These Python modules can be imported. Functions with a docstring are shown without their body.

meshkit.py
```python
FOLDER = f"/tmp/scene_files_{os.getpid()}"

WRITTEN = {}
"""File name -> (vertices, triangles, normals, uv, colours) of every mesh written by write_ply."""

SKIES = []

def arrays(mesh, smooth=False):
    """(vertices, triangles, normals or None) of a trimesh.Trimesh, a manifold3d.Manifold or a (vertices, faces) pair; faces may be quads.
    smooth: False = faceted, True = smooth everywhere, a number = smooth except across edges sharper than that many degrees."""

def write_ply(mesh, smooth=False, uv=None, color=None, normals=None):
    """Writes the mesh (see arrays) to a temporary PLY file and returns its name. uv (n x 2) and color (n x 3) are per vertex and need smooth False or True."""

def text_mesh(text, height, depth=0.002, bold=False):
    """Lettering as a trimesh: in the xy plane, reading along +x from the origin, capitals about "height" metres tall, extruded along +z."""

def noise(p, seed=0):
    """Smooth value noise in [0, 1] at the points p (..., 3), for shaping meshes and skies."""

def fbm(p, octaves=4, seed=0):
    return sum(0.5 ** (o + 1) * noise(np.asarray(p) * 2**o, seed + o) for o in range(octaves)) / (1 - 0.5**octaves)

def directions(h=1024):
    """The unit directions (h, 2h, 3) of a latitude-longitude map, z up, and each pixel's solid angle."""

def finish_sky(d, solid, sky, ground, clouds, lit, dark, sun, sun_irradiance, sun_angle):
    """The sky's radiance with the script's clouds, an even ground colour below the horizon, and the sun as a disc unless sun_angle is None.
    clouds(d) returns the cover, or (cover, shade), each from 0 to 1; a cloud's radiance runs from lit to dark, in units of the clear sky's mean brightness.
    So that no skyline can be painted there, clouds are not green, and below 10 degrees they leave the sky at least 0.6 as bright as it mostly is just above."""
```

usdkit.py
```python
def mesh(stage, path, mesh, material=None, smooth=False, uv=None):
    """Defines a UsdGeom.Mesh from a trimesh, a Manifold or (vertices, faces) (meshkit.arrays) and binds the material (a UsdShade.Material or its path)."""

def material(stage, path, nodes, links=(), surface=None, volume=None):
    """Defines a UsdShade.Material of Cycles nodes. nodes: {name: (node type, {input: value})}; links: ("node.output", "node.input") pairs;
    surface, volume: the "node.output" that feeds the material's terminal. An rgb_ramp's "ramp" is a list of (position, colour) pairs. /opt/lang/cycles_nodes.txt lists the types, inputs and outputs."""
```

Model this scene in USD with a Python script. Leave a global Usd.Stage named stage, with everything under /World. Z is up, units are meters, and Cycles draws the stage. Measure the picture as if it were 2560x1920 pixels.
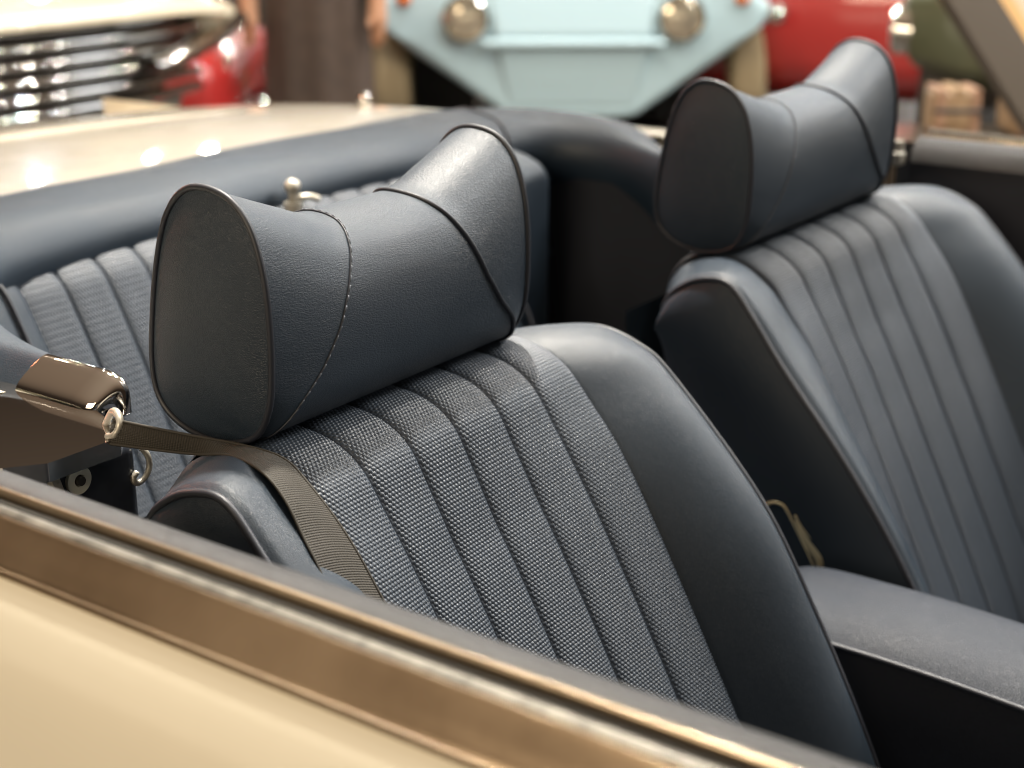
import math
import numpy as np
import trimesh
import manifold3d as m3
import usdkit
from pxr import Usd, UsdGeom, UsdLux, UsdShade, Gf, Sdf

stage = Usd.Stage.CreateInMemory()
UsdGeom.SetStageUpAxis(stage, UsdGeom.Tokens.z)
UsdGeom.SetStageMetersPerUnit(stage, 1.0)
UsdGeom.Xform.Define(stage, '/World')
UsdGeom.Scope.Define(stage, '/World/Looks')
rng = np.random.default_rng(7)
V3 = lambda *a: np.array(a, float)

# ------------------------------------------------------------------ camera
CAM = V3(0.7377, -0.8465, 1.3113)
DIR = V3(-0.54052, 0.77507, -0.32727)
UP = V3(-0.18721, 0.26844, 0.94493)
RIGHT = V3(0.82024, 0.57203, 0.0)
cam = UsdGeom.Camera.Define(stage, '/World/camera')
M = Gf.Matrix4d(*RIGHT, 0, *UP, 0, *(-DIR), 0, *CAM, 1)
cam.AddTransformOp().Set(M)
cam.CreateHorizontalApertureAttr(36.0)
cam.CreateVerticalApertureAttr(27.0)
cam.CreateFocalLengthAttr(51.69)
cam.CreateFocusDistanceAttr(1.06)
cam.CreateFStopAttr(4.6)
cam.CreateClippingRangeAttr(Gf.Vec2f(0.02, 200))
cam.CreateExposureAttr(0.4)

# ------------------------------------------------------------------ lamps of the hall
W = '/World'
dome = UsdLux.DomeLight.Define(stage, '/World/hall_ambient')
dm = usdkit.material(stage, '/World/Looks/hall_ambient_light', {
    'tc': ('texture_coordinate', {}), 'sp': ('separate_xyz', {}),
    'rp': ('rgb_ramp', {'ramp': [(0.0, (.012, .009, .007)), (.5, (.018, .012, .008)), (.65, (.032, .022, .015)), (.80, (.22, .155, .105)), (1.0, (.42, .33, .24))]}),
    'mr': ('map_range', {'from_min': -1.0, 'from_max': 1.0, 'to_min': 0.0, 'to_max': 1.0}),
    'bg': ('background_shader', {'strength': 1.0})},
    [('tc.generated', 'sp.vector'), ('sp.z', 'mr.value'), ('mr.result', 'rp.fac'), ('rp.color', 'bg.color')], surface='bg.background')
UsdShade.MaterialBindingAPI.Apply(dome.GetPrim()).Bind(dm)


def aim(x, pos, target):
    f = V3(*target) - V3(*pos)
    f /= np.linalg.norm(f)
    a = np.cross(f, V3(0, 0, 1))
    if np.linalg.norm(a) < 1e-3:
        a = V3(1, 0, 0)
    a /= np.linalg.norm(a)
    b = np.cross(a, f)
    x.AddTransformOp().Set(Gf.Matrix4d(*a, 0, *b, 0, *(-f), 0, *pos, 1))


LN = [0]


def disk(pos, target, radius, power, color):
    LN[0] += 1
    l = UsdLux.DiskLight.Define(stage, f'/World/spot_lamp_{LN[0]:03d}')
    l.CreateRadiusAttr(radius)
    l.CreateIntensityAttr(power)
    l.CreateColorAttr(Gf.Vec3f(*color))
    aim(l, pos, target)


def spot(pos, target, radius, power, color, cone, soft):
    LN[0] += 1
    l = UsdLux.SphereLight.Define(stage, f'/World/key_lamp_{LN[0]:03d}')
    l.CreateRadiusAttr(radius)
    l.CreateIntensityAttr(power)
    l.CreateColorAttr(Gf.Vec3f(*color))
    sh = UsdLux.ShapingAPI.Apply(l.GetPrim())
    sh.CreateShapingConeAngleAttr(cone)
    sh.CreateShapingConeSoftnessAttr(soft)
    aim(l, pos, target)


def rect(pos, target, w, h, power, color):
    LN[0] += 1
    l = UsdLux.RectLight.Define(stage, f'/World/panel_lamp_{LN[0]:03d}')
    l.CreateWidthAttr(w)
    l.CreateHeightAttr(h)
    l.CreateIntensityAttr(power)
    l.CreateColorAttr(Gf.Vec3f(*color))
    aim(l, pos, target)


WARM = (1.0, .86, .66)
NEUT = (1.0, .93, .82)
COOL = (.86, .93, 1.0)
# key spot above, a little behind and beyond the seats
spot((-.72, .92, 4.35), (.15, .30, .9), .11, 3400, NEUT, 12.5, .35)
# softer panels on the far side: sheen on the seat faces and headrests
rect((1.95, 2.85, 3.5), (0.05, 0.1, 1.0), 1.5, 1.0, 24, (1.0, .97, .92))
rect((.45, 2.9, 4.0), (0.1, 0.1, .9), 1.0, 1.0, 9, (1.0, .97, .92))
# low cool panel behind: sheen on flat tops
rect((-.5, 6.2, 4.7), (0, .3, .9), 2.2, 1.2, 6, (.88, .93, 1.0))
# warm panel on the camera's side
rect((.1, -4.2, 2.5), (0.3, -.4, .9), 2.8, 1.4, 9.0, (1.0, .82, .60))
# red-orange stage lamp behind
disk((-2.8, .1, 1.9), (0, .2, 1.0), .10, 110, (1.0, .33, .16))
# small ceiling spots over the hall: sparkle on chrome and paint
for i in range(26):
    x, y = -6.6 + 1.7 * (i % 6) + .5 * ((i * 7) % 3 - 1), .6 + 2.1 * (i // 6) + .4 * ((i * 5) % 3 - 1)
    if x < -4.6 and y > 3.5:
        continue
    disk((x, y, 4.6 + .2 * (i % 3)), (x, y, 0), .022, 7500 if y > 2 else 3000, (NEUT, WARM, NEUT, COOL)[i % 4])

# distant lamps of the hall, low over the far end: soft discs on deck, bonnets and chrome
for i in range(38):
    a, dd = math.radians(98 + 2.3 * ((i * 7) % 22)), 13.5 + .9 * ((i * 5) % 9)
    if i >= 22:
        a, dd = math.radians(8 + 4.1 * (((i - 22) * 7) % 16)), 6.5 + .8 * (((i - 22) * 5) % 9)
    LN[0] += 1
    l = UsdLux.SphereLight.Define(stage, f'/World/hall_lamp_{LN[0]:03d}')
    l.CreateRadiusAttr(.055)
    l.CreateIntensityAttr((420, 300, 520)[i % 3])
    l.CreateColorAttr(Gf.Vec3f(*(NEUT, WARM, COOL, NEUT)[i % 4]))
    l.AddTranslateOp().Set(Gf.Vec3d(dd * math.cos(a), dd * math.sin(a), 3.2 + .2 * (i % 5) if i < 22 else 2.6 + .6 * (i % 4)))

# ------------------------------------------------------------------ materials
LK = {}


def mat(name, nodes, links=(), surface='p.BSDF', **k):
    LK[name] = usdkit.material(stage, '/World/Looks/' + name, nodes, links, surface=surface, **k)
    return LK[name]


def leather(name, base, rough=.46, scale=620., stretch=(1, 1, 1), strength=.55, dist=.0004, spec=.45):
    b = V3(*base)
    return mat(name, {
        'tc': ('texture_coordinate', {}),
        'mp': ('mapping', {'scale': stretch}),
        'wn': ('noise_texture', {'scale': 160., 'detail': 2.}),
        'wm': ('mix_vector', {'fac': .0035}),
        'vo': ('voronoi_texture', {'scale': scale, 'feature': 'distance_to_edge'}),
        'sm': ('map_range', {'from_min': 0., 'from_max': .28, 'to_min': 0., 'to_max': 1., 'range_type': 'smoothstep', 'clamp': True}),
        'fn': ('noise_texture', {'scale': 2600., 'detail': 2.}),
        'hm': ('math', {'math_type': 'multiply_add', 'value2': .22}),
        'bu': ('bump', {'strength': strength, 'distance': dist}),
        'bn': ('noise_texture', {'scale': 9., 'detail': 4.}),
        'rr': ('map_range', {'from_min': .3, 'from_max': .7, 'to_min': rough - .06, 'to_max': rough + .08, 'clamp': True}),
        'cr': ('rgb_ramp', {'ramp': [(.3, tuple(b * .86)), (.7, tuple(b * 1.14))]}),
        'p': ('principled_bsdf', {'specular_ior_level': spec})},
        [('tc.object', 'mp.vector'), ('tc.object', 'wn.vector'), ('mp.vector', 'wm.a'), ('wn.color', 'wm.b'), ('wm.result', 'vo.vector'), ('vo.distance', 'sm.value'),
         ('tc.object', 'fn.vector'), ('fn.fac', 'hm.value1'), ('sm.result', 'hm.value3'), ('hm.value', 'bu.height'), ('bu.normal', 'p.normal'),
         ('tc.object', 'bn.vector'), ('bn.fac', 'rr.value'), ('rr.result', 'p.roughness'), ('bn.fac', 'cr.fac'), ('cr.color', 'p.base_color')])


NAVY = (.0085, .0165, .027)
leather('navy_leather', NAVY)
leather('navy_leather_creased', NAVY, .49, 560., (1.0, .45, 1.25), .36, .0004)
leather('navy_leather_fine', NAVY, .46, 900., (1, 1, 1), .4, .0003)
leather('navy_cover', (.010, .0185, .030), .50, 500., (1, 1, 1), .35, .0003, .38)
leather('grey_vinyl', (.020, .020, .021), .45, 640., (1, 1, 1), .6, .0004)
leather('armrest_leather', (.012, .016, .024), .54, 620., (1, 1, 1), .6, .0004, .32)
leather('dark_trim', (.010, .012, .017), .6, 500., (1, 1, 1), .3, .0003, .2)
mat('woven_vinyl', {'tc': ('texture_coordinate', {}), 'n': ('noise_texture', {'scale': 1400., 'detail': 2.}), 'b': ('bump', {'strength': .25, 'distance': .0002}),
                    'p': ('principled_bsdf', {'base_color': (.018, .026, .038), 'roughness': .45})},
    [('tc.object', 'n.vector'), ('n.fac', 'b.height')])


def plain(name, base, rough=.4, metallic=0., coat=0., spec=.5, noise=0., nscale=20., bump=0., bscale=300.):
    b = V3(*base)
    nodes = {'p': ('principled_bsdf', {'base_color': tuple(b), 'roughness': rough, 'metallic': metallic, 'coat_weight': coat, 'coat_roughness': .04, 'specular_ior_level': spec})}
    links = []
    if noise or bump:
        nodes['tc'] = ('texture_coordinate', {})
    if noise:
        nodes['n'] = ('noise_texture', {'scale': nscale, 'detail': 5.})
        nodes['r'] = ('rgb_ramp', {'ramp': [(.3, tuple(b * (1 - noise))), (.7, tuple(np.minimum(b * (1 + noise), 1)))]})
        nodes['q'] = ('map_range', {'from_min': .3, 'from_max': .7, 'to_min': max(rough - .08, .02), 'to_max': rough + .1, 'clamp': True})
        links += [('tc.object', 'n.vector'), ('n.fac', 'r.fac'), ('r.color', 'p.base_color'), ('n.fac', 'q.value'), ('q.result', 'p.roughness')]
    if bump:
        nodes['bn'] = ('noise_texture', {'scale': bscale, 'detail': 3.})
        nodes['b'] = ('bump', {'strength': bump, 'distance': .001})
        links += [('tc.object', 'bn.vector'), ('bn.fac', 'b.height'), ('b.normal', 'p.normal')]
    return mat(name, nodes, links)


plain('piping_black', (.008, .010, .016), .5)
plain('stitch_thread', (.035, .043, .056), .6)
plain('ivory_paint', (.71, .67, .55), .30, coat=1.0, noise=.02, nscale=3.)
plain('chrome', (.60, .58, .56), .05, 1.0, bump=.02, bscale=9.)
plain('chrome_far', (.66, .64, .60), .05, 1.0)
plain('steel', (.36, .34, .29), .38, .55, noise=.1, nscale=200.)
plain('brass_steel', (.75, .66, .42), .38, .8)
plain('rubber', (.014, .013, .011), .55, noise=.4, nscale=60., bump=.3, bscale=500.)
plain('felt', (.016, .014, .010), .9, noise=.4, nscale=90.)
plain('black_paint', (.020, .023, .030), .25, noise=.2)
plain('carpet', (.010, .010, .011), .95, noise=.3, nscale=150., spec=.1)
plain('void_black', (.006, .006, .006), .8)
# belt webbing: fine ribs along and across
mat('belt_webbing', {'uv': ('uvmap', {'attribute': 'st'}), 'sp': ('separate_xyz', {}),
                     'a': ('math', {'math_type': 'multiply', 'value2': 2 * math.pi * 16}), 'sa': ('math', {'math_type': 'sine'}),
                     'b': ('math', {'math_type': 'multiply', 'value2': 2 * math.pi * 330}), 'sb': ('math', {'math_type': 'sine'}),
                     'm': ('math', {'math_type': 'multiply_add', 'value2': .5}),
                     'bu': ('bump', {'strength': .6, 'distance': .0004}),
                     'cr': ('rgb_ramp', {'ramp': [(.2, (.010, .008, .0048)), (.9, (.026, .0215, .013))]}), 'mr': ('map_range', {'from_min': -1.5, 'from_max': 1.5}),
                     'p': ('principled_bsdf', {'roughness': .75})},
    [('uv.UV', 'sp.vector'), ('sp.x', 'a.value1'), ('a.value', 'sa.value1'), ('sp.y', 'b.value1'), ('b.value', 'sb.value1'), ('sa.value', 'm.value1'), ('sb.value', 'm.value3'),
     ('m.value', 'bu.height'), ('bu.normal', 'p.normal'), ('m.value', 'mr.value'), ('mr.result', 'cr.fac'), ('cr.color', 'p.base_color')])
# anodised sill moulding with fine scratches
mat('sill_metal', {'tc': ('texture_coordinate', {}), 'mp': ('mapping', {'scale': (1, 14, 14), 'rotation': (0, 0, .5)}), 'n': ('noise_texture', {'scale': 34., 'detail': 6.}),
                   'n2': ('noise_texture', {'scale': 7., 'detail': 5.}), 'q': ('map_range', {'from_min': .3, 'from_max': .75, 'to_min': .22, 'to_max': .36, 'clamp': True}),
                   'v': ('voronoi_texture', {'scale': 60., 'feature': 'distance_to_edge'}), 'vm': ('map_range', {'from_min': 0., 'from_max': .015, 'to_min': 0., 'to_max': 1., 'clamp': True}),
                   'b': ('bump', {'strength': .05, 'distance': .0003}),
                   'p': ('principled_bsdf', {'base_color': (.43, .335, .23), 'metallic': 1.0})},
    [('tc.object', 'mp.vector'), ('mp.vector', 'v.vector'), ('v.distance', 'vm.value'), ('vm.result', 'b.height'), ('b.normal', 'p.normal'),
     ('tc.object', 'n2.vector'), ('n2.fac', 'q.value'), ('q.result', 'p.roughness')])
plain('zinc', (.62, .61, .50), .45, .1)
plain('lip_metal', (.13, .12, .10), .36, .5, noise=.3, nscale=70., bump=.15, bscale=120.)
plain('lens_glass', (.70, .62, .48), .10, .7)
plain('orange_lens', (.75, .18, .03), .2, coat=.5)
plain('pale_blue_paint', (.48, .65, .71), .3, coat=1.0)
plain('cream_white_paint', (.72, .64, .48), .3, coat=1.0)
plain('red_paint', (.38, .022, .020), .3, coat=1.0)
plain('olive_paint', (.085, .095, .055), .35, coat=.7)
plain('brown_paint', (.055, .042, .028), .4, coat=.6)
plain('tan_strip', (.55, .33, .13), .4)
plain('beige_panel', (.50, .40, .28), .5)
plain('tyre_rubber', (.020, .020, .021), .7)
plain('dusty_tyre', (.24, .185, .105), .8)
plain('valance_grey', (.16, .15, .125), .5)
plain('dark_grille', (.03, .028, .025), .5)
plain('tan_leather', (.33, .22, .125), .5, noise=.2)
plain('pink_tan_leather', (.34, .20, .13), .5, noise=.2)
plain('green_strap', (.05, .13, .04), .6)
plain('window_dark', (.02, .022, .024), .05)
plain('skin', (.46, .24, .14), .5)
plain('dark_cloth', (.045, .036, .029), .9, noise=.3)
plain('brown_cloth', (.075, .053, .042), .9, noise=.2)
plain('hair_dark', (.02, .015, .012), .6)
plain('hall_floor', (.06, .052, .044), .35, noise=.2, nscale=.8)

# ------------------------------------------------------------------ prim helpers
COUNT = {}


def numbered(parent, name):
    k = (parent, name)
    n = COUNT.get(k, 0)
    COUNT[k] = n + 1
    return f'{parent}/{name}' if n == 0 else f'{parent}/{name}_{n:03d}'


def path(p):
    return p if isinstance(p, str) else str(p.GetPath())


def data(prim, label=None, cat=None, group=None, kind=None):
    for k, v in (('label', label), ('category', cat), ('group', group), ('kind', kind)):
        if v:
            prim.SetCustomDataByKey(k, v)
    return prim


def thing(name, label, cat, loc=(0, 0, 0), rz=0., group=None):
    x = UsdGeom.Xform.Define(stage, numbered(W, name))
    x.AddTranslateOp().Set(Gf.Vec3d(*map(float, loc)))
    if rz:
        x.AddRotateZOp().Set(float(rz))
    return data(x.GetPrim(), label, cat, group)


def put(name, mesh, m, parent=W, smooth=40, uv=None, **d):
    if isinstance(mesh, list):
        mesh = trimesh.util.concatenate([x if isinstance(x, trimesh.Trimesh) else trimesh.Trimesh(x[0], tri(x[1]), process=False) for x in mesh])
    pr = usdkit.mesh(stage, numbered(path(parent), name), mesh, LK[m], smooth=smooth, uv=uv).GetPrim()
    UsdGeom.Mesh(pr).CreateDoubleSidedAttr(True)
    return data(pr, **d)


def tri(f):
    f = np.asarray(f)
    return np.vstack([f[:, [0, 1, 2]], f[:, [0, 2, 3]]]) if f.shape[1] == 4 else f


def grid(P, wu=False, wv=False):
    """quads of an (n, m, 3) array of points."""
    n, m = P.shape[:2]
    i = np.arange(n if wu else n - 1)
    j = np.arange(m if wv else m - 1)
    I, J = np.meshgrid(i, j, indexing='ij')
    a, b = (I + 1) % n, (J + 1) % m
    f = np.stack([I * m + J, a * m + J, a * m + b, I * m + b], -1).reshape(-1, 4)
    return P.reshape(-1, 3), tri(f)


def spline(pts, n):
    """Catmull-Rom through pts, n points evenly by arc length."""
    p = np.asarray(pts, float)
    q = np.vstack([2 * p[0] - p[1], p, 2 * p[-1] - p[-2]])
    out = []
    for i in range(1, len(q) - 2):
        t = np.linspace(0, 1, 24, endpoint=False)[:, None]
        a, b, c, d = q[i - 1], q[i], q[i + 1], q[i + 2]
        out.append(.5 * (2 * b + (c - a) * t + (2 * a - 5 * b + 4 * c - d) * t ** 2 + (3 * b - a - 3 * c + d) * t ** 3))
    out = np.vstack(out + [p[-1:]])
    s = np.r_[0, np.cumsum(np.linalg.norm(np.diff(out, axis=0), axis=1))]
    x = np.linspace(0, s[-1], n)
    return np.stack([np.interp(x, s, out[:, k]) for k in range(p.shape[1])], 1)


def tube(pts, r, seg=8, closed=False):
    p = np.asarray(pts, float)
    t = (np.roll(p, -1, 0) - np.roll(p, 1, 0)) if closed else np.gradient(p, axis=0)
    t /= np.linalg.norm(t, axis=1, keepdims=True)
    ref = V3(.31, .17, .93) if abs(t[:, 2]).mean() < .8 else V3(.9, .3, .1)
    a = np.cross(t, ref)
    a /= np.linalg.norm(a, axis=1, keepdims=True)
    b = np.cross(t, a)
    th = np.linspace(0, 2 * np.pi, seg, endpoint=False)
    r = np.broadcast_to(np.asarray(r, float), (len(p),))
    P = p[:, None] + r[:, None, None] * (a[:, None] * np.cos(th)[None, :, None] + b[:, None] * np.sin(th)[None, :, None])
    v, f = grid(P, closed, True)
    if not closed:
        n = len(p)
        v = np.vstack([v, p[0], p[-1]])
        k = np.arange(seg)
        f = np.vstack([f, np.stack([np.full(seg, n * seg), k, (k + 1) % seg], 1), np.stack([np.full(seg, n * seg + 1), (n - 1) * seg + (k + 1) % seg, (n - 1) * seg + k], 1)])
    return trimesh.Trimesh(v, f, process=False)


def loft(rings, caps=True):
    """closed rings (n, m, 3) with fan caps."""
    P = np.asarray(rings, float)
    v, f = grid(P, False, True)
    n, m = P.shape[:2]
    if caps:
        v = np.vstack([v, P[0].mean(0), P[-1].mean(0)])
        k = np.arange(m)
        f = np.vstack([f, np.stack([np.full(m, n * m), k, (k + 1) % m], 1), np.stack([np.full(m, n * m + 1), (n - 1) * m + (k + 1) % m, (n - 1) * m + k], 1)])
    return trimesh.Trimesh(v, f, process=False)


def box(x0, x1, y0, y1, z0, z1, r=.0):
    if r:
        s = m3.Manifold.sphere(r, 12)
        c = [s.translate((x, y, z)) for x in (x0 + r, x1 - r) for y in (y0 + r, y1 - r) for z in (z0 + r, z1 - r)]
        me = m3.Manifold.batch_hull(c).to_mesh()
        return trimesh.Trimesh(me.vert_properties[:, :3], me.tri_verts, process=False)
    b = trimesh.creation.box((x1 - x0, y1 - y0, z1 - z0))
    b.apply_translation(((x0 + x1) / 2, (y0 + y1) / 2, (z0 + z1) / 2))
    return b


def cyl(p0, p1, r, seg=24):
    return trimesh.creation.cylinder(r, segment=[p0, p1], sections=seg)


def smooth01(x):
    x = np.clip(x, 0, 1)
    return x * x * (3 - 2 * x)


# ------------------------------------------------------------------ front seats
BZ = .30                                   # seat base height; the builder works in the seat's own frame


def seat_profile(n):
    p = [(-.05, .865), (-.042, .892), (-.022, .914), (.01, .925), (.04, .925), (.063, .920), (.086, .907), (.107, .884), (.143, .840), (.192, .757), (.266, .620), (.325, .505), (.36, .42)]
    q = spline(p, n)
    t = np.gradient(q, axis=0)
    t /= np.linalg.norm(t, axis=1, keepdims=True)
    nrm = np.stack([-t[:, 1], t[:, 0]], 1)          # outward: forward/up
    s = np.r_[0, np.cumsum(np.linalg.norm(np.diff(q, axis=0), axis=1))]
    return q, nrm, s


HALF_IN, HALF_OUT = .165, .245


def seat_point(q, nrm, y, off):
    """q, nrm: (n, 2); y, off: (n, m)."""
    x = q[:, None, 0] + nrm[:, None, 0] * off
    z = q[:, None, 1] + nrm[:, None, 1] * off - BZ
    return np.stack([x, np.broadcast_to(y, x.shape), z], -1)


def concave(y, s):
    return -.019 * np.clip(1 - (y / HALF_IN) ** 2, 0, 1) * smooth01((s - .15) / .12)


def weave(u, v):
    """u across in threads, v along in rows: basket-weave relief 0..1"""
    row = np.floor(v)
    uu = u + .5 * (row % 2)
    a = np.abs(np.sin(np.pi * uu)) ** .5
    b = np.abs(np.sin(np.pi * v)) ** .5
    return a * b


def pleat_mesh(prof, y0, y1, nthread, res, rows_pitch, height, relief, conc, point):
    nu = nthread * res + 1
    q, nrm, s = prof
    nv = int(s[-1] / rows_pitch * res)
    sv = np.linspace(0, s[-1], nv)
    qq = np.stack([np.interp(sv, s, q[:, k]) for k in (0, 1)], 1)
    nn = np.stack([np.interp(sv, s, nrm[:, k]) for k in (0, 1)], 1)
    t = np.linspace(0, 1, nu)
    y = y0 + (y1 - y0) * t
    arch = (1 - np.abs(2 * t - 1) ** 4.5)
    edge = np.clip(np.minimum(t, 1 - t) / .05, 0, 1)
    U, Vv = np.meshgrid(t * nthread, sv / rows_pitch)
    off = height * arch[None] - .0015 + relief * weave(U, Vv) * edge[None] + conc(y[None], sv[:, None])
    P = point(qq, nn, y[None], off)
    return grid(P)


def bolster_mesh(sign):
    q, nrm, s = seat_profile(140)
    t = np.linspace(0, 1, 40)
    y = HALF_IN - .002 + (HALF_OUT - HALF_IN + .002) * t
    outer = spline([(-.036, .862), (-.027, .886), (-.004, .904), (.028, .915), (.068, .923), (.110, .913), (.146, .889), (.238, .793), (.296, .70), (.357, .584), (.400, .48), (.418, .41)], 140)
    if sign < 0:
        outer = spline([(.000, .862), (.002, .884), (.012, .903), (.028, .917), (.052, .929), (.085, .931), (.116, .902), (.156, .855), (.232, .775), (.300, .69), (.366, .584), (.410, .48), (.426, .41)], 140)
    ins = q - .003 * nrm
    w = smooth01(t * .5 + .5 * t ** .8) * .55 + .45 * t ** .8
    base = ins[:, None] * (1 - w[None, :, None]) + outer[:, None] * w[None, :, None]
    crown = (.011 * np.sin(np.pi * t ** .9) ** .8)[None] * np.interp(s, [0, .06, .12, .24], [.1, .3, .65, 1])[:, None]
    off = crown - .003 * (smooth01((t - .9) / .1))[None] - (.006 if sign < 0 else 0) * (1 - smooth01(t / .3))[None]
    P = np.stack([base[..., 0] + nrm[:, None, 0] * off, np.broadcast_to(sign * y[None], off.shape), base[..., 1] + nrm[:, None, 1] * off - BZ], -1)
    return P


def make_seat(name, label, loc, group):
    t = thing(name, label, 'car seat', loc, group=group)
    back = []
    edges = {}
    for sg in (-1, 1):
        P = bolster_mesh(sg)
        edges[sg] = P[:, -1]
    # shell: sides and back of the backrest, one mesh
    parts = []
    for sg in (-1, 1):
        E = edges[sg]
        n = len(E)
        backline = spline([(-.034 + (.036 if sg < 0 else 0), .86 - BZ), (-.032 + (.037 if sg < 0 else 0), .83 - BZ), (-.012 + (.030 if sg < 0 else 0), .74 - BZ), (.05 + (.02 if sg < 0 else 0), .56 - BZ), (.13, .40 - BZ)], n)
        w = np.linspace(0, 1, 14)[None, :, None]
        B = np.stack([backline[:, 0], E[:, 1] - sg * .006, backline[:, 1]], 1)
        P = E[:, None] * (1 - w) + B[:, None] * w
        P[:, :, 1] += sg * (.016 * np.sin(np.pi * w[..., 0]) ** .8)
        parts.append(grid(P))
    n = 40
    bl = spline([(-.05, .865 - BZ), (-.046, .83 - BZ), (-.02, .74 - BZ), (.05, .56 - BZ), (.13, .40 - BZ)], n)
    yy = np.linspace(-HALF_OUT + .006, HALF_OUT - .006, 16)
    P = np.stack([np.broadcast_to(bl[:, None, 0], (n, 16)), np.broadcast_to(yy[None], (n, 16)), np.broadcast_to(bl[:, None, 1], (n, 16))], -1)
    parts.append(grid(P))
    q, nrm, s = seat_profile(80)
    P = seat_point(q, nrm, np.linspace(-HALF_IN - .01, HALF_IN + .01, 12)[None], -.010 + concave(np.linspace(-HALF_IN, HALF_IN, 12)[None], s[:, None]))
    parts.append(grid(P))
    shell = put('backrest', parts, 'navy_leather_fine', t)
    for sg in (-1, 1):
        put('bolster', grid(bolster_mesh(sg)), 'navy_leather_fine', shell, smooth=True)
    ys = np.linspace(-HALF_IN, HALF_IN, 7)
    for k in range(6):
        v, f = pleat_mesh((q, nrm, s), ys[k], ys[k + 1], 15, 6, .0032, .0038, .0010, concave, seat_point)
        put('pleat', (v, f), 'woven_vinyl', shell, smooth=True)
    for sg in (-1, 1):
        E = edges[sg] + V3(0, sg * .0008, 0)
        put('piping', tube(spline(E[4:], 120), .0031, 8), 'piping_black', shell, smooth=True)
    # cushion
    cp = spline([(.36, .44 - BZ), (.42, .40 - BZ), (.60, .44 - BZ), (.78, .45 - BZ), (.84, .42 - BZ), (.85, .33 - BZ)], 60)
    yy = np.linspace(-.26, .26, 60)
    lift = .012 * (1 - np.abs(2 * ((yy + .165) / .055 % 1) - 1) ** 2.6) * (np.abs(yy) < .165) + .03 * smooth01((np.abs(yy) - .16) / .06) - .05 * smooth01((np.abs(yy) - .235) / .03)
    P = np.stack([np.broadcast_to(cp[:, None, 0], (60, 60)), np.broadcast_to(yy[None], (60, 60)), cp[:, None, 1] + lift[None]], -1)
    put('cushion', [grid(P), box(.30, .84, -.255, .255, 0.0, .10)], 'navy_leather_fine', t, smooth=40)
    headrest(t)
    return t


CAP = np.array([(-.005, 1.110), (.021, 1.106), (.039, 1.091), (.049, 1.067), (.054, 1.036), (.0545, .996), (.050, .961), (.034, .936), (0, .925), (-.037, .929), (-.060, .945), (-.066, .972), (-.060, 1.017), (-.052, 1.052), (-.040, 1.084), (-.024, 1.103)])
HW = .155
HC = -.01


def head_section():
    q = np.vstack([CAP, CAP[:1]])
    n = 128
    p = np.vstack([CAP[-3:], CAP, CAP[:4]])
    s = spline(p, 1200)
    # keep one turn, starting and ending at the top
    i0 = np.argmin(np.linalg.norm(s[:400] - CAP[0], axis=1))
    i1 = len(s) - 1 - np.argmin(np.linalg.norm(s[::-1][:400] - CAP[0], axis=1))
    return spline(s[i0:i1 + 1][::8], n + 1)[:-1]


SEC = head_section()


def seam_half(z):
    """half-distance of the two seams from the middle at section height z (cap frame): they splay towards the bottom."""
    return np.interp(z, [.93, .944, .968, .993, 1.024, 1.068, 1.093, 1.112], [.148, .143, .130, .109, .090, .070, .057, .044])


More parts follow.
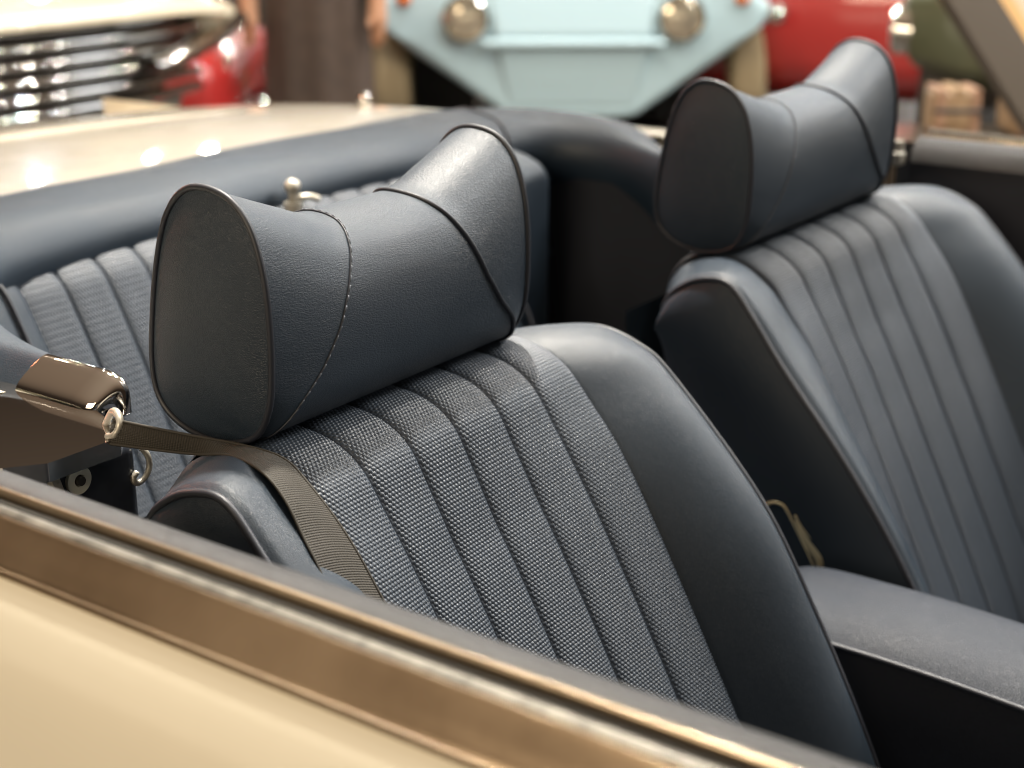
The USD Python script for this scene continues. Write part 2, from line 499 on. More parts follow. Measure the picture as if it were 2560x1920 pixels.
def head_point(sec, y):
    """sec (n, 2) points of the end section; y (n, m)."""
    x, z = sec[:, 0][:, None], sec[:, 1][:, None]
    w = seam_half(z)
    a = np.clip((np.abs(y) - w) / np.maximum(HW - w, 1e-3), 0, 1)
    a = np.where(a < .25, a * a / .5, a - .125) / .875
    k = .805 + .195 * a
    kx = 1.09 - .09 * a
    flare = .93 + .07 * np.clip(np.abs(y) / HW, 0, 1)
    zz = .925 + (z - .925) * k
    xx = -.006 + (x + .006) * np.where(x > 0, kx, .9 + .1 * a)
    return np.stack([xx * 1.0, y + HC, zz - BZ], -1)


def headrest(t):
    nS = len(SEC)
    y = np.linspace(-HW, HW, 141)[None] * np.ones((nS, 1))
    P = head_point(SEC, y)
    body = put('headrest', grid(P, True, False), 'navy_leather_creased', t, smooth=True)
    for sg in (-1, 1):
        ring = np.stack([SEC[:, 0], np.full(nS, sg * HW + HC), SEC[:, 1] - BZ], 1)
        c = ring.mean(0)
        rr = np.linspace(1, 0, 14)
        C = np.stack([c + (ring - c) * r + V3(0, sg * .010 * (1 - r ** 3.2), 0) for r in rr])
        put('end_cap', grid(C, False, True), 'navy_leather', body, smooth=True)
        put('piping', tube(c + (ring - c) * 1.004 + V3(0, sg * .0005, 0), .0025, 8, True), 'piping_black', body, smooth=True)
    # seams from the back over the top and down the front
    top = np.argmax(SEC[:, 1])
    idx = [(top + k) % nS for k in range(-34, 62)]
    ss = SEC[idx]
    ss = ss[ss[:, 1] > .934] if False else ss
    def seam(sg, lift):
        w = seam_half(ss[:, 1])
        p = head_point(ss, (sg * np.minimum(w, HW - .004))[:, None])[:, 0]
        c = np.array([-.005, 0, 1.0 - BZ])
        d = (p - c) * V3(1, 0, 1)
        return p + lift * d / np.linalg.norm(d, axis=1, keepdims=True)
    put('piping', tube(spline(seam(1, .0008), 110), .0019, 8), 'piping_black', body, smooth=True)
    line = spline(seam(-1, .0004), 400)
    put('seam', tube(line[::4], .0009, 6), 'piping_black', body, smooth=True)
    st = []
    for k in range(4, 392, 8):
        st.append(tube(spline([line[k] + V3(.0004, .0004, .0004), line[k + 2] + V3(.0009, .0004, .0009), line[k + 5] + V3(.0004, .0004, .0004)], 5), .0007, 5))
    put('stitching', st, 'stitch_thread', body, smooth=True, kind='stuff')


near_seat = make_seat('front_seat', 'navy leather front seat nearest the cream door, belt lying across its shoulder', (0, .01, BZ), 'front seats of the convertible')
far = UsdGeom.Xform.Define(stage, numbered(W, 'front_seat'))
far.AddTranslateOp().Set(Gf.Vec3d(.018, .754, BZ + .009))
far.AddRotateZOp().Set(-6.5)
far.AddRotateXOp().Set(3.2)
far.AddRotateYOp().Set(2.0)
far.GetPrim().GetReferences().AddInternalReference(near_seat.GetPath())
far.GetPrim().SetInstanceable(True)
data(far.GetPrim(), 'navy leather front seat on the far side, beyond the centre armrest', 'car seat', 'front seats of the convertible')

# ------------------------------------------------------------------ rear bench
bench = thing('rear_bench', 'navy pleated rear bench tucked under the folded roof cover', 'rear bench', (-.4, .36, .30))
OX = V3(-.4, .36, .30)


def bench_prof(n):
    p = [(-.53, .915), (-.505, .935), (-.475, .938), (-.452, .925), (-.435, .90), (-.40, .835), (-.345, .72), (-.29, .60), (-.25, .50)]
    q = spline(p, n)
    t = np.gradient(q, axis=0)
    t /= np.linalg.norm(t, axis=1, keepdims=True)
    s = np.r_[0, np.cumsum(np.linalg.norm(np.diff(q, axis=0), axis=1))]
    return q, np.stack([-t[:, 1], t[:, 0]], 1), s


def bench_point(q, nrm, y, off):
    x = q[:, None, 0] + nrm[:, None, 0] * off
    z = q[:, None, 1] + nrm[:, None, 1] * off
    y = np.broadcast_to(y, x.shape)
    e = np.clip((np.abs(y - .36) - .33) / .17, 0, 1.2)
    return np.stack([x + .045 * e ** 1.8, y, z], -1) - OX


bp = bench_prof(80)
P = bench_point(bp[0], bp[1], np.linspace(-.02, .74, 40)[None], np.full((80, 40), -.008))
bshell = put('backrest', grid(P), 'navy_leather_fine', bench)
y0 = .0145
for k in range(13):
    v, f = pleat_mesh(bp, y0 + k * .053, y0 + (k + 1) * .053, 14, 5, .0037, .0038, .0012, lambda y, s: 0 * (y + s), bench_point)
    put('pleat', (v, f), 'woven_vinyl', bshell, smooth=True)
for sg in (-1, 1):
    tt = np.linspace(0, 1, 44)
    yb = .36 + sg * (.3445 + .175 * tt)
    off = .004 + .014 * np.sin(np.pi * tt) ** .6 - .11 * smooth01((tt - .80) / .20) ** 2
    q, nr, s = bp
    P = bench_point(q, nr, yb[None], np.repeat(off[None], 80, 0))
    P[:, :, 2] -= .05 * (smooth01((tt - .55) / .45) ** 2)[None] * np.interp(s, [0, .12, .3], [1, .8, 0])[:, None]
    if sg > 0:
        bl_ = smooth01(tt / .35)[None] * smooth01((s - .05) / .06)[:, None]
        P[:, :, 0] = P[:, :, 0] * (1 - bl_) + (-.372 - OX[0] - .03 * smooth01((tt - .7) / .3)[None]) * bl_
    put('bolster', grid(P), 'navy_leather_fine', bshell, smooth=True)
    put('piping', tube(spline((bench_point(q, nr, np.array([[yb[7]]]), np.full((80, 1), .017)))[8:, 0], 60), .0026, 6), 'piping_black', bshell, smooth=True)
put('cushion', [box(-.27 - OX[0], .05 - OX[0], .02 - OX[1], .72 - OX[1], .36 - OX[2], .52 - OX[2], .03)], 'navy_leather_fine', bench)

# ------------------------------------------------------------------ the convertible
car = thing('convertible_car', 'cream convertible with its roof down, filling the foreground', 'car')


def extrude_x(prof, xs, fy=None):
    """(y, z) polyline run along x."""
    p = np.asarray(prof, float)
    P = np.stack([np.stack([np.full(len(p), x), p[:, 0], p[:, 1]], 1) for x in xs])
    return grid(P)


def ymir(m):
    v, f = (m.vertices, m.faces) if isinstance(m, trimesh.Trimesh) else m
    v = np.array(v)
    v[:, 1] = .72 - v[:, 1]
    return trimesh.Trimesh(v, np.asarray(f)[:, ::-1], process=False)


def add(name, m, look, parent, side, smooth=40, **d):
    """a part of the near side (side 0) or its mirror image (side 1)"""
    if isinstance(m, list):
        m = trimesh.util.concatenate([x if isinstance(x, trimesh.Trimesh) else trimesh.Trimesh(x[0], x[1], process=False) for x in m])
    return put(name, ymir(m) if side else m, look, parent, smooth, **d)


XS = np.linspace(.024, 1.12, 90)
skin = spline([(-.4235, .9585), (-.430, .951), (-.4375, .936), (-.4445, .920), (-.4480, .908), (-.4525, .885), (-.458, .84), (-.461, .78), (-.462, .70), (-.458, .60), (-.450, .45), (-.440, .36)], 70)
wob = lambda x: 0
for side in (0, 1):
    XS = np.linspace(.024 if side == 0 else .058, 1.12, 90)
    d = add('door', extrude_x(skin, XS), 'ivory_paint', car, side, smooth=True, label=None)
    pad = spline([(-.334, .950), (-.337, .958), (-.343, .967), (-.350, .973), (-.358, .9775), (-.367, .9795), (-.3755, .9775), (-.377, .970)], 40)
    add('door_top_pad', extrude_x(pad, XS), 'grey_vinyl', d, side, smooth=True)
    strip = spline([(-.3772, .974), (-.3776, .980), (-.3792, .9815), (-.3808, .980), (-.3812, .974)], 14)
    add('inner_chrome_strip', extrude_x(strip, XS), 'sill_metal', d, side, smooth=True)
    seal = spline([(-.3813, .972), (-.383, .976), (-.3855, .9765), (-.3875, .972), (-.388, .955)], 18)
    add('inner_window_seal', extrude_x(seal, XS), 'felt', d, side, smooth=True)
    seal2 = spline([(-.3915, .955), (-.392, .971), (-.3935, .975), (-.396, .975), (-.3972, .970)], 18)
    add('outer_window_seal', extrude_x(seal2, XS), 'rubber', d, side, smooth=True)
    add('window_slot', extrude_x([(-.388, .957), (-.3885, .945), (-.391, .945), (-.3915, .957)], XS), 'void_black', d, side)
    glass = box(.02, 1.08, -.3908, -.3888, .90, .9665)
    add('window_glass', glass, 'window_dark', d, side)
    lip = spline([(-.3975, .968), (-.3975, .981), (-.3985, .9840), (-.4005, .9853), (-.4035, .9850), (-.4060, .9837)], 24)
    add('moulding_lip', extrude_x(lip, XS), 'lip_metal', d, side, smooth=True)
    mould = spline([(-.4060, .9828), (-.4067, .9833), (-.4076, .9824), (-.4090, .9806), (-.4125, .9764), (-.4165, .9718), (-.4200, .9676), (-.4222, .9650), (-.4232, .9634)], 60)
    add('sill_moulding', extrude_x(mould, XS), 'sill_metal', d, side, smooth=True)
    bead = spline([(-.4232, .9632), (-.4243, .9640), (-.4255, .9632), (-.4256, .9612), (-.4246, .9590), (-.4236, .9580)], 20)
    add('moulding_bead', extrude_x(bead, XS), 'sill_metal', d, side, smooth=True)
    end = trimesh.Trimesh(*grid(np.stack([np.stack([np.zeros(40) + XS[0] + .001, np.linspace(-.33, -.46, 40), np.full(40, .55)], 1), np.stack([np.zeros(40) + XS[0] + .001, np.linspace(-.33, -.46, 40), np.interp(np.linspace(.33, .46, 40), [.33, .36, .375, .40, .424, .44, .46], [.92, .966, .966, .966, .945, .915, .86])], 1)])), process=False)
    add('door_end', end, 'black_paint', d, side)
    inner = [(-.336, .954), (-.332, .90), (-.330, .62), (-.318, .60), (-.315, .45), (-.32, .30)]
    add('door_card', extrude_x(inner, XS), 'dark_trim', d, side)

# rear deck
u = np.linspace(0, 1, 60)
w = np.linspace(-1, 1, 90)
U, Wd = np.meshgrid(u, w, indexing='ij')
X0 = np.interp(np.abs(Wd) * .86, [0, .40, .50, .58, .62, .645, .655, .9], [-.60, -.595, -.56, -.48, -.38, -.28, -.22, -.22])
X = X0 - (1.75 + X0) * U
Y = .36 + Wd * .86
aw = np.abs(Wd)
Z = .972 - .095 * np.clip(-X - .60, 0, 9) ** 2 - .035 * aw ** 3 - .26 * np.clip((aw - .80) / .2, 0, 1) ** 2.3
put('rear_deck', grid(np.stack([X, Y, Z], -1)), 'ivory_paint', car, smooth=True)
for side in (0, 1):
    q = trimesh.Trimesh(*extrude_x(skin[10:], np.linspace(-1.7, -.004, 60)), process=False)
    add('quarter_top', extrude_x(spline([(-.185, .930), (-.23, .938)][side:] + [(-.30, .944), (-.39, .944), (-.425, .940), (-.4445, .920)], 40), np.linspace(-.60, -.205, 30)), 'ivory_paint', car, side, smooth=True)
    add('quarter_panel', q, 'ivory_paint', car, side, smooth=True)

# folded roof cover: a padded roll running round the back of the cabin
path_in = [(-.155, -.144), (-.20, -.134), (-.29, -.114), (-.385, -.075), (-.445, .0), (-.465, .12), (-.470, .36), (-.465, .66), (-.455, .80), (-.42, .885), (-.35, .915), (-.25, .900), (-.16, .869)]
N = 150
pp = spline(path_in, N)
tg = np.gradient(pp, axis=0)
tg /= np.linalg.norm(tg, axis=1, keepdims=True)
nout = np.stack([-tg[:, 1], tg[:, 0]], 1)
nout = np.where((nout * (pp - V3(-.2, .36))).sum(1, keepdims=True) < 0, -nout, nout)
cs = spline([(.045, .885), (.018, .905), (.003, .928), (0, .948), (.006, .964), (.020, .977), (.040, .985), (.075, .9905), (.110, .990), (.138, .985), (.148, .978), (.149, .960), (.140, .94)], 56)
sx = np.linspace(0, 1, N)
endk = smooth01(np.minimum(sx, 1 - sx) / .24)
wk = .25 + .75 * endk
dz = -.030 * (1 - endk)
P = np.zeros((N, 56, 3))
P[:, :, :2] = pp[:, None] + nout[:, None] * (cs[None, :, 0] * wk[:, None])[..., None]
wr = .0012 * np.sin(pp[:, :1] * 31 + pp[:, 1:] * 17 + cs[None, :, 0] * 60)
ek = smooth01(np.minimum(sx, 1 - sx) / .14)
P[:, :, 2] = cs[None, :, 1] + dz[:, None] + wr - (1 - ek)[:, None] * np.maximum(cs[None, :, 0] * wk[:, None] - .006, 0) * 1.05
ends = [trimesh.Trimesh(np.vstack([P[k], P[k].mean(0)]), [(j, j + 1, 56) for j in range(55)] + [(55, 0, 56)], process=False) for k in (0, -1)]
cover = put('folded_roof_cover', [grid(P)] + ends, 'navy_cover', car, smooth=60)
for i in (int(N * .20), int(N * .785)):
    put('cover_seam', tube(spline(P[i, 4:48] + V3(0, 0, .0006), 40), .0022, 6), 'piping_black', cover, smooth=True)
# chrome tips of the cover, lock plates, pillars
for side in (0, 1):
    tsec = spline([(-.1785, .924), (-.1785, .930), (-.1745, .9375), (-.163, .9485), (-.1545, .9545), (-.1485, .9535), (-.1455, .9475), (-.1445, .936), (-.1445, .924)], 60)
    rings = []
    for x, k in [(-.196, .99), (-.1955, 1.0), (-.160, 1.0), (-.132, 1.0), (-.1235, .985), (-.1165, .94), (-.1115, .86), (-.1085, .74), (-.107, .58), (-.1065, .3), (-.1064, .02)]:
        rings.append(np.stack([np.full(60, x) + .35 * (tsec[:, 0] + .16), -.158 + (tsec[:, 0] + .158) * k, .924 + (tsec[:, 1] - .924) * k], 1))
    tip = add('cover_tip', trimesh.Trimesh(*grid(np.stack(rings), False, True), process=False), 'chrome', car, side, smooth=45)
    from shapely.geometry import Polygon
    pl = Polygon([(-.30, -.155), (-.215, -.162), (-.115, -.172), (-.066, -.190), (-.056, -.200), (-.058, -.262), (-.076, -.285), (-.15, -.345), (-.30, -.40)], [[(-.150, -.262), (-.196, -.232), (-.226, -.262), (-.180, -.292)]])
    if side:
        pl = pl.intersection(Polygon([(-.17, -.2), (-.17, -.5), (0, -.5), (0, -.2)]))
    pm = trimesh.creation.extrude_polygon(pl.buffer(-.002).buffer(.002), .014, engine='earcut')
    pm.apply_translation((0, 0, .916))
    plate = add('lock_plate', pm, 'chrome', car, side, smooth=False)
    add('lock_socket', box(-.225, -.150, -.293, -.231, .86, .914), 'void_black', plate, side)
    if side:
        continue
    pil = [box(-.30, -.078, -.275, -.165, .55, .9145, .012)]
    post = add('door_pillar', pil, 'black_paint', car, side, smooth=40)
    wr_ = trimesh.creation.annulus(.0045, .0105, .003, sections=28)
    wr_.apply_transform(trimesh.transformations.rotation_matrix(math.pi / 2, (0, 1, 0)))
    wr_.apply_translation((-.0765, -.224, .900))
    add('washer', wr_, 'zinc', post, side, smooth=30)
    add('screw', cyl((-.078, -.224, .900), (-.0725, -.224, .900), .0036, 12), 'dark_grille', post, side, smooth=30)
    gus = m3.Manifold.hull_points([(x, y, z) for x in (-.079, -.072) for y, z in ((-.252, .918), (-.246, .919), (-.236, .884), (-.243, .882))])
    g = gus.to_mesh()
    add('bracket', trimesh.Trimesh(g.vert_properties[:, :3], g.tri_verts, process=False), 'steel', post, side, smooth=20)
    hk = spline([(-.082, -.160, .903), (-.078, -.158, .897), (-.077, -.158, .888), (-.077, -.163, .881), (-.077, -.171, .879), (-.077, -.174, .884), (-.077, -.170, .888)], 30)
    add('hook', tube(hk, .0024, 8), 'steel', post, side, smooth=True)
    lg = spline([(-.085, -.188, .930), (-.070, -.194, .944), (-.058, -.199, .948), (-.051, -.203, .943), (-.053, -.206, .935), (-.062, -.206, .931)], 30)
    add('belt_guide', tube(lg, .0028, 10), 'steel', post, side, smooth=True)

# striker and latch of the far door
stk = put('door_striker', [box(.018, .050, 1.040, 1.062, .945, .962, .003), cyl((.030, 1.02, .955), (.030, 1.075, .955), .006, 14), cyl((.046, 1.035, .966), (.046, 1.035, .980), .009, 14)], 'steel', car, smooth=40)
put('striker_screw', [cyl((.02, 1.046, .930), (.02, 1.046, .946), .007, 12)], 'chrome', stk, smooth=40)

# cabin shell
tub = [box(-.56, 1.12, -.318, 1.038, .24, .26), box(-.60, -.56, -.30, 1.02, .24, .93)]
for yv in (-.262, .982):
    tub.append(box(-.56, -.30, yv - .006, yv + .006, .26, .93))
put('cabin_floor', tub, 'carpet', car)
for sg, side in ((0, 0), (1, 1)):
    t_ = np.linspace(0, 1, 30)
    sidep = np.stack([np.stack([-.50 + .42 * t_, np.full(30, -.17), np.full(30, z)], 1) for z in np.linspace(.26, .90, 20)])
    sidep[:, :, 1] += -.03 + .01 * np.sin(np.linspace(0, np.pi, 20))[:, None]
    add('side_trim', grid(sidep), 'dark_trim', car, side, smooth=True)

# centre armrest
ap = spline([(.195, .640), (.205, .658), (.225, .668), (.27, .671), (.40, .669), (.60, .655), (.80, .64)], 60)
yy = np.linspace(-1, 1, 24)
P = np.stack([np.broadcast_to(ap[:, None, 0], (60, 24)), .362 + .070 * yy[None] * np.interp(ap[:, 0], [.19, .215, .26], [.80, .95, 1])[:, None], ap[:, None, 1] - .020 * np.abs(yy[None]) ** 3], -1)
arm = put('centre_armrest', grid(P), 'armrest_leather', car, smooth=True)
for k in (0, -1):
    e = P[:, k]
    put('piping', tube(e + V3(0, 0, -.001), .0028, 8), 'piping_black', arm, smooth=True)
    lo = e * V3(1, 1, 0) + V3(0, 0, 1) * (e[:, 2:3] - .16) + V3(0, (.008 if k else -.008), 0)
    put('armrest_side', grid(np.stack([e - V3(0, 0, .001), (e + lo) / 2 + V3(0, (.008 if k else -.008), 0), lo])), 'dark_trim', arm, smooth=True)
put('armrest_side', grid(np.stack([P[0], P[0] * V3(1, 1, 0) + V3(.03, 0, .52)])), 'dark_trim', arm)
put('transmission_tunnel', box(-.25, 1.1, .27, .45, .26, .50, .03), 'carpet', car)

# roof latch studs on the cover and antenna on the far wing
studs = thing('roof_latch_stud', 'small pale metal latch stud standing between bench and roof cover', 'latch', (-.452, .408, .938))
put('stud_base', cyl((0, 0, -.002), (0, 0, .008), .011, 20), 'steel', studs, smooth=30)
put('stud_neck', cyl((0, 0, .008), (0, 0, .022), .0055, 16), 'steel', studs, smooth=30)
sph = trimesh.creation.icosphere(3, .0095)
sph.apply_translation((0, 0, .027))
put('stud_knob', sph, 'steel', studs, smooth=True)
lever = spline([(0, 0, .012), (.012, .014, .014), (.02, .024, .010)], 10)
put('stud_lever', tube(lever, .004, 8), 'steel', studs, smooth=True)
ant = trimesh.creation.icosphere(3, .011)
ant.apply_scale((1, 1, 1.35))
ant.apply_translation((-.86, 1.02, .960))
antenna = put('antenna', [ant, cyl((-.86, 1.02, .91), (-.86, 1.02, .95), .008, 20)], 'chrome', car, smooth=30)

# ------------------------------------------------------------------ seat belt, buckle
belt = thing('seat_belt', 'olive brown seat belt running from the chrome pillar over the near seat', 'seat belt', (-.05, -.2, .90))
BO = V3(-.05, -.2, .90)
upe = [(-0.0580, -0.2030, 0.9441), (-0.0200, -0.1961, 0.9431), (0.0080, -0.1835, 0.9391), (0.0351, -0.1660, 0.9329), (0.0683, -0.1630, 0.9301), (0.0883, -0.1610, 0.9159), (0.1196, -0.1600, 0.8865), (0.1497, -0.1600, 0.8474), (.205, -.160, .765), (.28, -.16, .645), (.35, -.16, .52)]
loe = [(-0.0580, -0.2095, 0.9277), (-0.0200, -0.1977, 0.9276), (0.0080, -0.1868, 0.9273), (0.0406, -0.1850, 0.9328), (0.0799, -0.1960, 0.9344), (0.1037, -0.2000, 0.9216), (0.1216, -0.2030, 0.9000), (0.1391, -0.2050, 0.8768), (.192, -.205, .785), (.267, -.205, .665), (.337, -.205, .54)]
A, B = spline(upe, 160), spline(loe, 160)
ww = np.linspace(0, 1, 17)[None, :, None]
P = A[:, None] * (1 - ww) + B[:, None] * ww
# slight cupping across the width
P += (.0025 * np.sin(np.pi * ww)) * V3(.4, -.2, .9)
P = P - BO
back = P - V3(.0010, 0, .0012)
v1, f1 = grid(P)
v2, f2 = grid(back)
uvx, uvy = np.meshgrid(np.linspace(0, 1, 160), np.linspace(0, 1, 17), indexing='ij')
uv1 = np.stack([uvy.ravel(), uvx.ravel()], 1)
put('webbing', (np.vstack([v1, v2]), np.vstack([f1, f2[:, ::-1] + len(v1)])), 'belt_webbing', belt, smooth=True, uv=np.vstack([uv1, uv1]))
for k in (0, -1):
    put('webbing_edge', tube(P[:, k], .0011, 6), 'belt_webbing', belt, smooth=True)

buck = thing('belt_buckle', 'slim metal belt buckle rising from the dark gap behind the centre armrest', 'belt buckle', (.16, .455, .60))
BK = V3(.16, .455, .60)
o1 = spline([(0.1517, 0.4550, 0.6718), (0.1496, 0.4550, 0.6886), (0.1570, 0.4550, 0.6963), (0.1658, 0.4550, 0.6979), (0.1766, 0.4550, 0.6908), (0.2073, 0.4550, 0.6419), (0.2192, 0.4550, 0.6189)], 50) - BK
put('buckle_frame', tube(o1, .0015, 8), 'brass_steel', buck, smooth=True)
o2 = spline([(0.1850, 0.4550, 0.6898), (0.1907, 0.4550, 0.6809), (0.2028, 0.4550, 0.6695), (0.2199, 0.4550, 0.6575), (0.2246, 0.4550, 0.6494), (0.2261, 0.4550, 0.6288), (0.2287, 0.4550, 0.6084)], 50) - BK
put('buckle_frame', tube(o2, .0016, 8), 'brass_steel', buck, smooth=True)
lo_ = spline([(0.1880, 0.4550, 0.6760), (0.1975, 0.4550, 0.6576), (0.2083, 0.4550, 0.6422), (0.2192, 0.4550, 0.6189)], 50) - BK
put('buckle_plate', grid(np.stack([o2, (o2 + lo_) / 2 + V3(0, -.003, 0), lo_])), 'brass_steel', buck, smooth=True)
put('buckle_stalk', box(o1[:, 0].min() + .004, o2[:, 0].max(), .002, .014, -.14, o1[-1, 2] + .02, .003), 'black_paint', buck)

# ------------------------------------------------------------------ hall floor and the cars behind
put('hall_floor', grid(np.stack([np.stack([np.linspace(-40, 40, 30), np.full(30, y), np.zeros(30)], 1) for y in np.linspace(-30, 60, 30)])), 'hall_floor', kind='structure', label='dark polished floor of the exhibition hall', cat='floor')


def super_ring(x, hw, z0, z1, m=40, e=.45, taper=1.0):
    th = np.linspace(0, 2 * np.pi, m, endpoint=False)
    c, s = np.cos(th), np.sin(th)
    y = hw * np.sign(c) * np.abs(c) ** e
    z = (z0 + z1) / 2 + (z1 - z0) / 2 * np.sign(s) * np.abs(s) ** e
    y = y * (1 - (1 - taper) * np.clip((z - z0) / (z1 - z0), 0, 1))
    return np.stack([np.full(m, x), y, z], 1)


def wheel(parent, x, y, r, wdt, tyre='tyre_rubber'):
    sg = 1 if y > 0 else -1
    prof = np.array([(.55, -.5), (.80, -.55), (.94, -.48), (1.0, -.3), (1.0, .3), (.94, .48), (.80, .55), (.55, .5)])
    th = np.linspace(0, 2 * np.pi, 40, endpoint=False)
    P = np.stack([np.stack([x + r * p * np.cos(th), np.full(40, y + wdt * q), r + r * p * np.sin(th)], 1) for p, q in prof])
    wl = put('wheel', grid(P, False, True), tyre, parent, smooth=50)
    rim = np.stack([np.stack([x + r * p * np.cos(th), np.full(40, y + sg * wdt * q), r + r * p * np.sin(th)], 1) for p, q in [(.56, .46), (.45, .36), (.30, .42), (.15, .50), (.0, .52)]])
    put('rim', grid(rim, False, True), 'chrome_far', wl, smooth=50)


def lamp(parent, x, y, z, r, lens='lens_glass'):
    th = np.linspace(0, 2 * np.pi, 32, endpoint=False)
    def ring(rr, dx):
        return np.stack([np.full(32, x + dx), y + rr * np.cos(th), z + rr * np.sin(th)], 1)
    l = put('headlight', grid(np.stack([ring(r * k, dx) for k, dx in ((.86, .008), (.7, .014), (.4, .020), (.02, .022))]), False, True), lens, parent, smooth=True)
    put('lamp_ring', grid(np.stack([ring(r * k, dx) for k, dx in ((1.0, -.06), (1.04, 0), (1.0, .018), (.90, .022), (.85, .008))]), False, True), 'chrome_far', l, smooth=50)


def parked_car(name, label, look, loc, rz, L=4.0, Wd=1.66, H=1.38, hood=.86, tyre='tyre_rubber', group=None, cat='car'):
    """a whole saloon: nose towards +x"""
    t = thing(name, label, cat, loc, rz, group)
    h = L / 2
    st = [(-h, .60, .42, .70), (-h + .08, .72, .34, .80), (-h + .5, .80, .27, hood + .02), (-.8, .83, .24, hood + .05), (.2, .83, .24, hood + .05), (.7, .82, .24, hood + .04), (h - .5, .79, .27, hood - .02), (h - .1, .71, .34, hood - .10), (h, .60, .42, hood - .18)]
    body = put('body', loft([super_ring(x, a * Wd / 1.66, z0, z1, e=.5) for x, a, z0, z1 in st]), look, t, smooth=50)
    cab = [(-1.25, .60, .88), (-.85, .62, H - .10), (-.5, .62, H), (.05, .61, H), (.35, .60, H - .08), (.80, .58, .88)]
    put('roof', loft([super_ring(x, a * Wd / 1.66, .82, max(z, .9), e=.55, taper=.80) for x, a, z in cab]), look, t, smooth=50)
    for sg in (-1, 1):
        P = np.stack([np.stack([np.linspace(-.95, .45, 12), np.full(12, sg * .605 * Wd / 1.66), np.full(12, .93)], 1), np.stack([np.linspace(-.75, .20, 12), np.full(12, sg * .53 * Wd / 1.66), np.full(12, H - .10)], 1)])
        put('side_window', grid(P), 'window_dark', t)
        for x in (-h + .75, h - .75):
            wheel(t, x, sg * (Wd / 2 - .09), .31, .17, tyre)
        lamp(t, h - .03, sg * .50 * Wd / 1.66, hood - .26, .085)
    for sg in (-1, 1):
        y = np.linspace(-.80, .80, 30) * Wd / 1.66
        put('bumper', tube(np.stack([sg * (h + .06 - .18 * np.abs(y / .83) ** 3), y, np.full(30, .44)], 1), .045, 10), 'chrome_far', t, smooth=True)
    return t


DH = V3(-.572, .820, 0)
face = math.degrees(math.atan2(-.820, .572))     # turned to the camera's side of the hall

# white car with a horizontal-bar chrome nose, right behind the convertible
w1 = thing('chrome_nosed_car', 'cream white car with a broad barred chrome grille, at the upper left', 'car', (-2.62, 1.80, 0))
def nose(y):
    return -.05 - .20 * np.abs(y / .88) ** 2.4
yy = np.linspace(-.92, .92, 60)
rows = []
for dx, dzv in ((-3.6, .02), (-2.6, .07), (-1.6, .10), (-.8, .085), (-.35, .06), (-.12, .035), (-.03, .015), (0, -.005), (0, -.03)):
    z = .948 + dzv - .05 * np.abs(yy / .92) ** 4
    rows.append(np.stack([nose(yy) + dx + .03, yy, z], 1))
put('bonnet', grid(np.stack(rows)), 'cream_white_paint', w1, smooth=True)
for sg in (-1, 1):
    P = np.stack([np.stack([np.linspace(-3.6, nose(.92) - max(0, .86 - z) * 1.5, 30), np.full(30, sg * y), np.full(30, z)], 1) for y, z in ((.92, .91), (.955, .84), (.965, .70), (.94, .45), (.90, .30))])
    put('wing', grid(P), 'cream_white_paint', w1, smooth=True)
put('grille_backing', grid(np.stack([np.stack([nose(yy) - .07, yy * k, np.full(60, z)], 1) for z, k in ((.30, .5), (.60, .60), (.78, .80), (.93, 1))])), 'dark_grille', w1, smooth=True)
yb = np.linspace(-.66, .66, 60)
for k in range(6):
    z = .910 - .046 * k
    prof = [(-.03, .014), (-.008, .015), (.006, .009), (.010, 0), (.006, -.009), (-.008, -.014), (-.03, -.013)]
    put('grille_bar', grid(np.stack([np.stack([nose(yb) + a, yb, np.full(60, z + b)], 1) for a, b in prof])), 'chrome_far', w1, smooth=True)
put('valance', grid(np.stack([np.stack([nose(yy) + a, yy * k, np.full(60, z)], 1) for a, z, k in ((.02, .655, .72), (.05, .63, .70), (.05, .56, .64), (.02, .52, .6), (-.05, .34, .5))])), 'valance_grey', w1, smooth=True)
for sg in (-1, 1):
    lamp(w1, nose(.76) - .02, sg * .76, .875, .072)
    put('lamp_panel', grid(np.stack([np.stack([nose(np.linspace(.64, .90, 12)) - .035, sg * np.linspace(.64, .90, 12), np.full(12, z)], 1) for z in (.78, .93)])), 'dark_grille', w1)
    ys_ = np.linspace(.36, .95, 40)
    zc = .775 + .085 * ((ys_ - .36) / .59) ** 1.1
    prof = [(.01, .030), (.05, .026), (.075, .008), (.075, -.008), (.05, -.026), (.01, -.030)]
    put('bumper', grid(np.stack([np.stack([nose(ys_) + a, sg * ys_, zc + b], 1) for a, b in prof])), 'chrome_far', w1, smooth=True)
    wheel(w1, -.75, sg * .76, .32, .18)
    wheel(w1, -3.1, sg * .76, .32, .18)
put('body', loft([super_ring(x, a, .30, z1, e=.4) for x, z1, a in ((-4.3, .7, .8), (-4.2, .88, .9), (-3.4, .92, .9), (-1.2, .90, .9), (-.70, .86, .55))]), 'cream_white_paint', w1, smooth=50)
put('cabin', loft([super_ring(x, a, .85, z, e=.5, taper=.8) for x, a, z in ((-3.7, .7, .92), (-3.2, .74, 1.32), (-2.6, .75, 1.40), (-2.1, .74, 1.36), (-1.5, .72, .95))]), 'window_dark', w1, smooth=50)

parked_car('red_car', 'red car showing only its end between white car and standing person', 'red_paint', (-5.2, 2.43, 0), 35, L=3.9, hood=.84)

